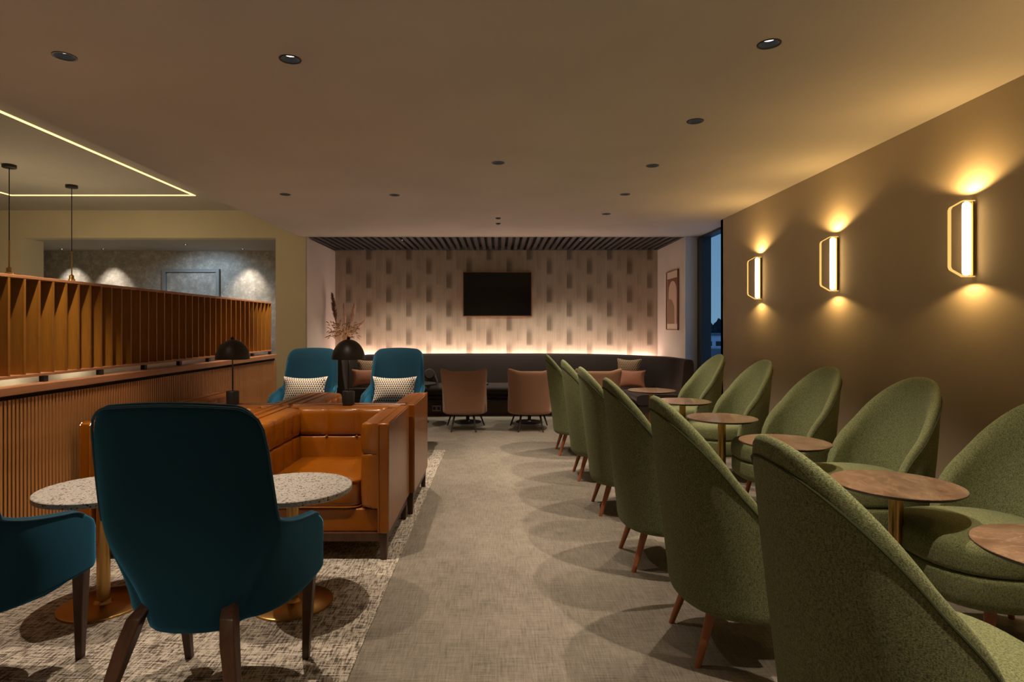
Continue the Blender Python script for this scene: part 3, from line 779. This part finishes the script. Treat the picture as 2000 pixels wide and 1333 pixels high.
# cushions on the banquette
place_pillow('cushion', .36, .32, .12, M['knit2'], (-1.72, 8.17, .63), (R(-16), 0, R(20)), 'brown knitted cushion on the left part of the banquette')
place_pillow('cushion', .38, .24, .11, M['pinkcush'], (-1.74, 7.98, .55), (R(-18), 0, R(14)), 'dusty pink cushion on the left part of the banquette, before the brown one')
place_pillow('cushion', .33, .34, .12, M['knit2'], (1.73, 8.00, .64), (R(-14), 0, R(-22)), 'brown knitted cushion on the right part of the banquette')
place_pillow('cushion', .36, .24, .11, M['pinkcush'], (1.72, 7.80, .55), (R(-18), 0, R(-16)), 'dusty pink cushion on the right part of the banquette, before the brown one')
bo = xf(G().lathe([(.002, -.2), (.06, -.198), (.078, -.18), (.08, 0), (.078, .18), (.06, .198), (.002, .2)], 28), Matrix.Rotation(R(70), 4, 'X')).build('bolster_cushion', M['maroon'])
bo.location = (-.93, 8.36, .518); tag(bo, 'dark round bolster cushion lying on the banquette beside the teal chair', 'cushion')
so = thing('power_socket', 'small double power socket on the banquette plinth', 'socket', (-.84, 8.24, .11))
B(-.06, .06, -.008, 0, -.04, .04).build('plate', M['steel'], so, bevel=.003)
for x in (-.03, .03): B(x-.018, x+.018, -.011, -.008, -.02, .02).build('outlet', M['black'], so, smooth=False)

# ------------------------------------------------------------------ screen, picture
tv = thing('television', 'black flat wall television with a thin copper frame', 'television', (-.012, YB-.012, 1.74))
B(-.535, .535, -.045, 0, -.345, .345).build('casing', M['black'], tv, bevel=.004)
B(-.522, .522, -.048, -.044, -.332, .332).build('screen', M['blackgloss'], tv, smooth=False)
fr = G(); a, b = .545, .352
fr.box(-a, -a+.008, -.05, 0, -b, b).box(a-.008, a, -.05, 0, -b, b).box(-a, a, -.05, 0, b-.008, b).box(-a, a, -.05, 0, -b, -b+.008)
fr.build('frame', M['copper'], tv, smooth=False)
pc = thing('picture', 'framed abstract print with brown shapes and a pale arch', 'picture', (2.538, 8.765, 1.605))
B(-.012, 0, -.28, .28, -.42, .42).build('mount', mat('cream_print_paper', (.62, .52, .44), .8), pc, smooth=False)
fr = G(); a, b = .29, .43
fr.box(-.025, 0, -a, -a+.012, -b, b).box(-.025, 0, a-.012, a, -b, b).box(-.025, 0, -a, a, b-.012, b).box(-.025, 0, -a, a, -b, -b+.012)
fr.build('frame', wood('picture_frame', (.25, .12, .06), (.35, .18, .09)), pc, smooth=False)
def flat(pts, x, m, nm):
    G().loft([[(x-.001, y, z) for y, z in pts], [(x, y, z) for y, z in pts]]).build(nm, m, pc, smooth=False)
br = mat('print_brown', (.20, .085, .055), .8); br2 = mat('print_tan', (.26, .16, .10), .8)
flat([(-.25, -.34), (.25, -.34), (.25, .32), (-.25, .32)], -.013, br, 'printed_field')
arc = [(.2*cos(a)-.02, .12+.2*sin(a)*.8) for a in [pi*i/16 for i in range(17)]]
flat([(.18, -.34)] + arc + [(-.22, -.34)], -.0145, mat('print_pale', (.55, .40, .32), .8), 'printed_arch')
flat([(.24, -.34), (.24, -.02), (.12, .03), (-.0, .0), (-.1, -.08), (-.12, -.34)], -.016, br2, 'printed_shape')

# ------------------------------------------------------------------ vase of dried grasses
vs = thing('dried_flower_vase', 'vase of dried pampas plumes and seed heads in the alcove corner', 'plant', (-2.33, 9.10, .70))
G().lathe([(.04, 0), (.075, .03), (.085, .09), (.06, .15), (.032, .18), (.036, .20), (.03, .20), (.028, .17)], 28).build('vase', mat('clay_vase', (.20, .11, .07), .8), vs)
STRAW = mat('straw', (.48, .30, .15), .9); PAMP = mat('pampas', (.62, .42, .30), .95, 0, Sheen_Weight=.6); RUST = mat('dried_leaf', (.25, .115, .045), .8)
def plume(base, tip, wd, m, k=260):
    base, tip = Vector(base)+Vector((0, 0, .065)), Vector(tip)+Vector((0, 0, .065)); ax = tip-base; g = G()
    st = Vector((0, 0, .15)); G().tube([st, (st+base)/2+Vector((0, 0, .01)), base], .0025, 5).build('stem', STRAW, vs)
    for i in range(k):
        t = random.random(); p = base + ax*t; r = wd*sin(pi*(.08+.86*t))**.8
        a = random.uniform(0, 2*pi); d = Vector((cos(a), sin(a), 0))*r + ax.normalized()*random.uniform(.03, .07)
        q = p + d; sd = Vector((-sin(a), cos(a), 0))*.0055; b = len(g.v)
        g.v += [tuple(p-sd), tuple(p+sd), tuple(p+d*.6+sd), tuple(q), tuple(p+d*.6-sd)]; g.f.append((b, b+1, b+2, b+3, b+4))
    g.build('plume', m, vs)
plume((-.11, .0, .52), (-.17, 0, .93), .050, mat('dark_plume', (.26, .15, .09), .95), 320)
plume((.02, .02, .46), (.00, .02, .78), .032, PAMP, 220)
plume((.10, .0, .46), (.17, 0, .80), .045, PAMP, 280)
plume((.14, .03, .36), (.30, .03, .55), .045, PAMP, 200)
g = G()
for i in range(120):
    a = random.uniform(0, 2*pi); rr = random.uniform(.04, .22); z1 = random.uniform(.36, .58); L = random.uniform(.05, .11)
    c = Vector((rr*cos(a), rr*sin(a)*.6, z1)); d = Vector((cos(a+random.uniform(-1, 1)), sin(a)*.5, random.uniform(-.5, .9))).normalized()*L
    s_ = d.cross(Vector((0, 1, .3))).normalized()*.007; b = len(g.v)
    g.v += [tuple(c), tuple(c+d*.5+s_), tuple(c+d+Vector((0, 0, -.015))), tuple(c+d*.5-s_+Vector((0, .006, 0)))]; g.f += [(b, b+1, b+2), (b, b+2, b+3)]
g.build('dried_leaves', RUST, vs)['kind'] = 'stuff'
g = G()
for i in range(40):
    a = random.uniform(0, 2*pi); rr = random.uniform(.04, .22); z1 = random.uniform(.36, .56)
    g.tube([(0, 0, .15), (rr*cos(a)*.4, rr*sin(a)*.25, z1*.7), (rr*cos(a), rr*sin(a)*.6, z1)], [.002, .002, .006], 4)
g.build('sprigs', STRAW, vs)['kind'] = 'stuff'

# ------------------------------------------------------------------ wall sconces
def make_sconce():
    t = thing('wall_light', '', 'wall light')
    h = .198
    g = G(); n = 12; rings = []          # half-round brass channel between tube and wall
    for z in (-h, h):
        rings.append([(-.022+.016*sin(a), .018*cos(a), z) for a in [pi*i/n for i in range(n+1)]] + [(-.022+.013*sin(a), .015*cos(a), z) for a in [pi*i/n for i in range(n, -1, -1)]])
    fix_normals(g.loft(rings).build('wall_channel', M['brass'], t))
    G().lathe([(.006, -h), (.016, -h+.006), (.020, -h+.02), (.020, h-.02), (.016, h-.006), (.006, h)], 20, (-.042, 0, 0)).build('light_tube', M['tube'], t)
    out = [(-.004, h+.007), (-.062, h+.007), (-.128, h-.030), (-.135, h-.045), (-.135, -h+.045), (-.128, -h+.030), (-.062, -h-.007), (-.004, -h-.007)]
    inn = [(-.004, h+.003), (-.061, h+.003), (-.125, h-.033), (-.1315, h-.046), (-.1315, -h+.046), (-.125, -h+.033), (-.061, -h-.003), (-.004, -h-.003)]
    g = G(); rings = []
    for (a, b), (c, d) in zip(out, inn): rings.append([(a, -.011, b), (a, .011, b), (c, .011, d), (c, -.011, d)])
    fix_normals(g.loft(rings).build('frame', M['ring'], t, smooth=False))
    return t
for y in (1.93, 3.236, 4.53, 5.85, .63):
    for sg in (-1, 1):
        light('wall_light_beam', 'SPOT', (XR-.085, y, 1.693+sg*.215), 7.5 if sg > 0 else 3.0, (1, .60, .20), rot=(R(180) if sg > 0 else 0, 0, 0), spot_size=R(150), spot_blend=.35, shadow_soft_size=.006)
sc = make_sconce()
for i, (y, lab) in enumerate([(3.236, 'glowing brass wall light nearest the camera'), (4.53, 'glowing brass wall light, middle of the three'), (5.85, 'glowing brass wall light nearest the window')]):
    o = sc if i == 0 else copy_tree(sc); o.location = (XR, y, 1.693); tag(o, lab, 'wall light', 'brass wall lights')
for y, lab in ((1.93, 'brass wall light beyond the right frame edge'), (.63, 'brass wall light level with the camera, beyond the right frame edge')):
    o = copy_tree(sc); o.location = (XR, y, 1.693); tag(o, lab, 'wall light', 'brass wall lights')

# ------------------------------------------------------------------ recessed downlights
def ring_mesh(prof, n=32):
    g = G(); g.loft([[(r*cos(2*pi*j/n), r*sin(2*pi*j/n), z) for j in range(n)] for r, z in prof], False, False); return g
def make_down(flush=False):
    t = thing('downlight', '', 'downlight'); k = .55 if flush else 1
    ring_mesh([(.050*k, -.0003), (.049*k, -.003), (.042*k, -.003), (.0405*k, 0)]).build('trim', M['black'], t)
    if flush:
        G().lathe([(.0235, -.0012), (.001, -.0012)], 28).build('baffle', M['void'], t)
        G().lathe([(.008, -.002), (.001, -.0025)], 16).build('lens', M['lens'], t)
    else:
        ring_mesh([(.0415, .0005), (.040, .048), (.001, .050)]).build('baffle', M['void'], t)
        G().lathe([(.032, .028), (.028, .022), (.001, .020)], 24).build('lens', M['lens'], t)
    return t
dl = make_down()
lab_d = {(1.17, 2.61): 'recessed black downlight nearest the camera on the right side of the ceiling', (1.17, 3.59): 'second recessed downlight of the right-hand ceiling row',
         (1.17, 4.58): 'third recessed downlight of the right-hand ceiling row', (1.17, 5.57): 'fourth recessed downlight of the right-hand ceiling row',
         (1.17, 6.54): 'farthest recessed downlight of the right-hand ceiling row', (-.95, 2.76): 'large recessed downlight left of centre at the top of the photo',
         (-1.96, 2.73): 'recessed downlight at the top left of the photo', (-1.966, 5.577): 'small far recessed downlight, leftmost of the distant pair',
         (-.96, 5.6): 'small far recessed downlight, right one of the distant pair', (0, 4.5): 'recessed downlight in the middle of the ceiling'}
i = 0
for (x, y) in DOWN:
    if (x, y) not in lab_d and y > 2: continue
    o = dl if i == 0 else copy_tree(dl); i += 1
    o.location = (x, y, CZ); tag(o, lab_d.get((x, y), 'ceiling downlight outside the photo, %s, %s the camera' % ('rightmost row' if x > 0 else 'middle row' if x > -1.5 else 'left row', {-0.36: 'well behind', 0.63: 'right above', 1.62: 'a step ahead of', 0.3: 'nearly above'}.get(y, 'near'))), 'downlight', 'recessed ceiling downlights')
ds = make_down(True)
for (x, y, z, lab) in [(-1.35, 8.5, CZ, 'downlight set in the black slat ceiling on the left'), (1.16, 8.5, CZ, 'downlight set in the black slat ceiling on the right'),
                    (-6.12, 9.36, EYE+1.21, 'small spotlight over the grey wallpaper left of the door, second from left'), (-6.76, 9.36, EYE+1.21, 'small spotlight over the grey wallpaper, leftmost'),
                    (-3.96, 9.36, EYE+1.21, 'small spotlight over the grey wallpaper right of the door'), (-4.58, 8.85, EYE+1.21, 'bright bluish emergency light above the papered door')]:
    o = copy_tree(ds) if ds.location.z else ds; o.location = (x, y, z-.001); tag(o, lab, 'downlight', 'small downlights at the back')
for (x, y, lab) in [(0, 6.78, 'small ceiling sensor disc, nearer of the two in the middle'), (0, 7.13, 'small ceiling sensor disc, farther of the two in the middle')]:
    t = thing('ceiling_sensor', lab, 'sensor', (x, y, CZ), group='ceiling sensors')
    G().lathe([(.03, 0), (.03, -.004), (.022, -.012), (.002, -.013)], 20).build('housing', M['black'], t)
    G().lathe([(.012, -.012), (.010, -.018), (.001, -.019)], 14).build('lens', M['steel'], t)

# LED line on the raised ceiling
ll = thing('ceiling_light_line', 'golden light strip drawing a rectangle on the raised ceiling', 'light', (-4.75, 7.27, UZ))
for nm, (x0, x1, y0, y1) in {'a': (1.085, 1.11, -9.0, 0), 'b': (-1.11, 1.11, -.03, 0), 'c': (-1.11, -1.085, -9.0, 0)}.items():
    B(x0, x1, y0, y1, -.006, .0).build('light_segment', M['led'], ll, smooth=False)

# pendants
def make_pendant():
    t = thing('pendant_light', '', 'pendant')
    G().lathe([(.06, 0), (.06, -.028), (.055, -.032), (.002, -.032)], 28).build('ceiling_rose', M['black'], t)
    G().lathe([(.0045, -.03), (.0045, -.78)], 8).build('cord', M['black'], t)
    G().lathe([(.007, -.74), (.007, -1.01)], 12).build('brass_rod', M['brass'], t)
    G().lathe([(.008, -1.0), (.024, -1.01), (.024, -1.045), (.034, -1.05), (.034, -1.07), (.004, -1.07)], 20).build('socket', M['brass'], t)
    G().lathe([(.004, -1.07), (.05, -1.08), (.085, -1.12), (.10, -1.17), (.085, -1.22), (.05, -1.26), (.003, -1.27)], 28).build('globe', emit('globe_glow', (1, .76, .42), 26), t)
    return t
pd = make_pendant(); pd.location = (-4.775, 5.9, UZ); tag(pd, 'brass and black pendant light at the left frame edge', 'pendant', 'pendants behind the partition')
o = copy_tree(pd); o.location = (-4.765, 6.75, UZ); o.scale = (1, 1, 1); tag(o, 'brass and black pendant light in front of the grey wallpaper', 'pendant', 'pendants behind the partition')
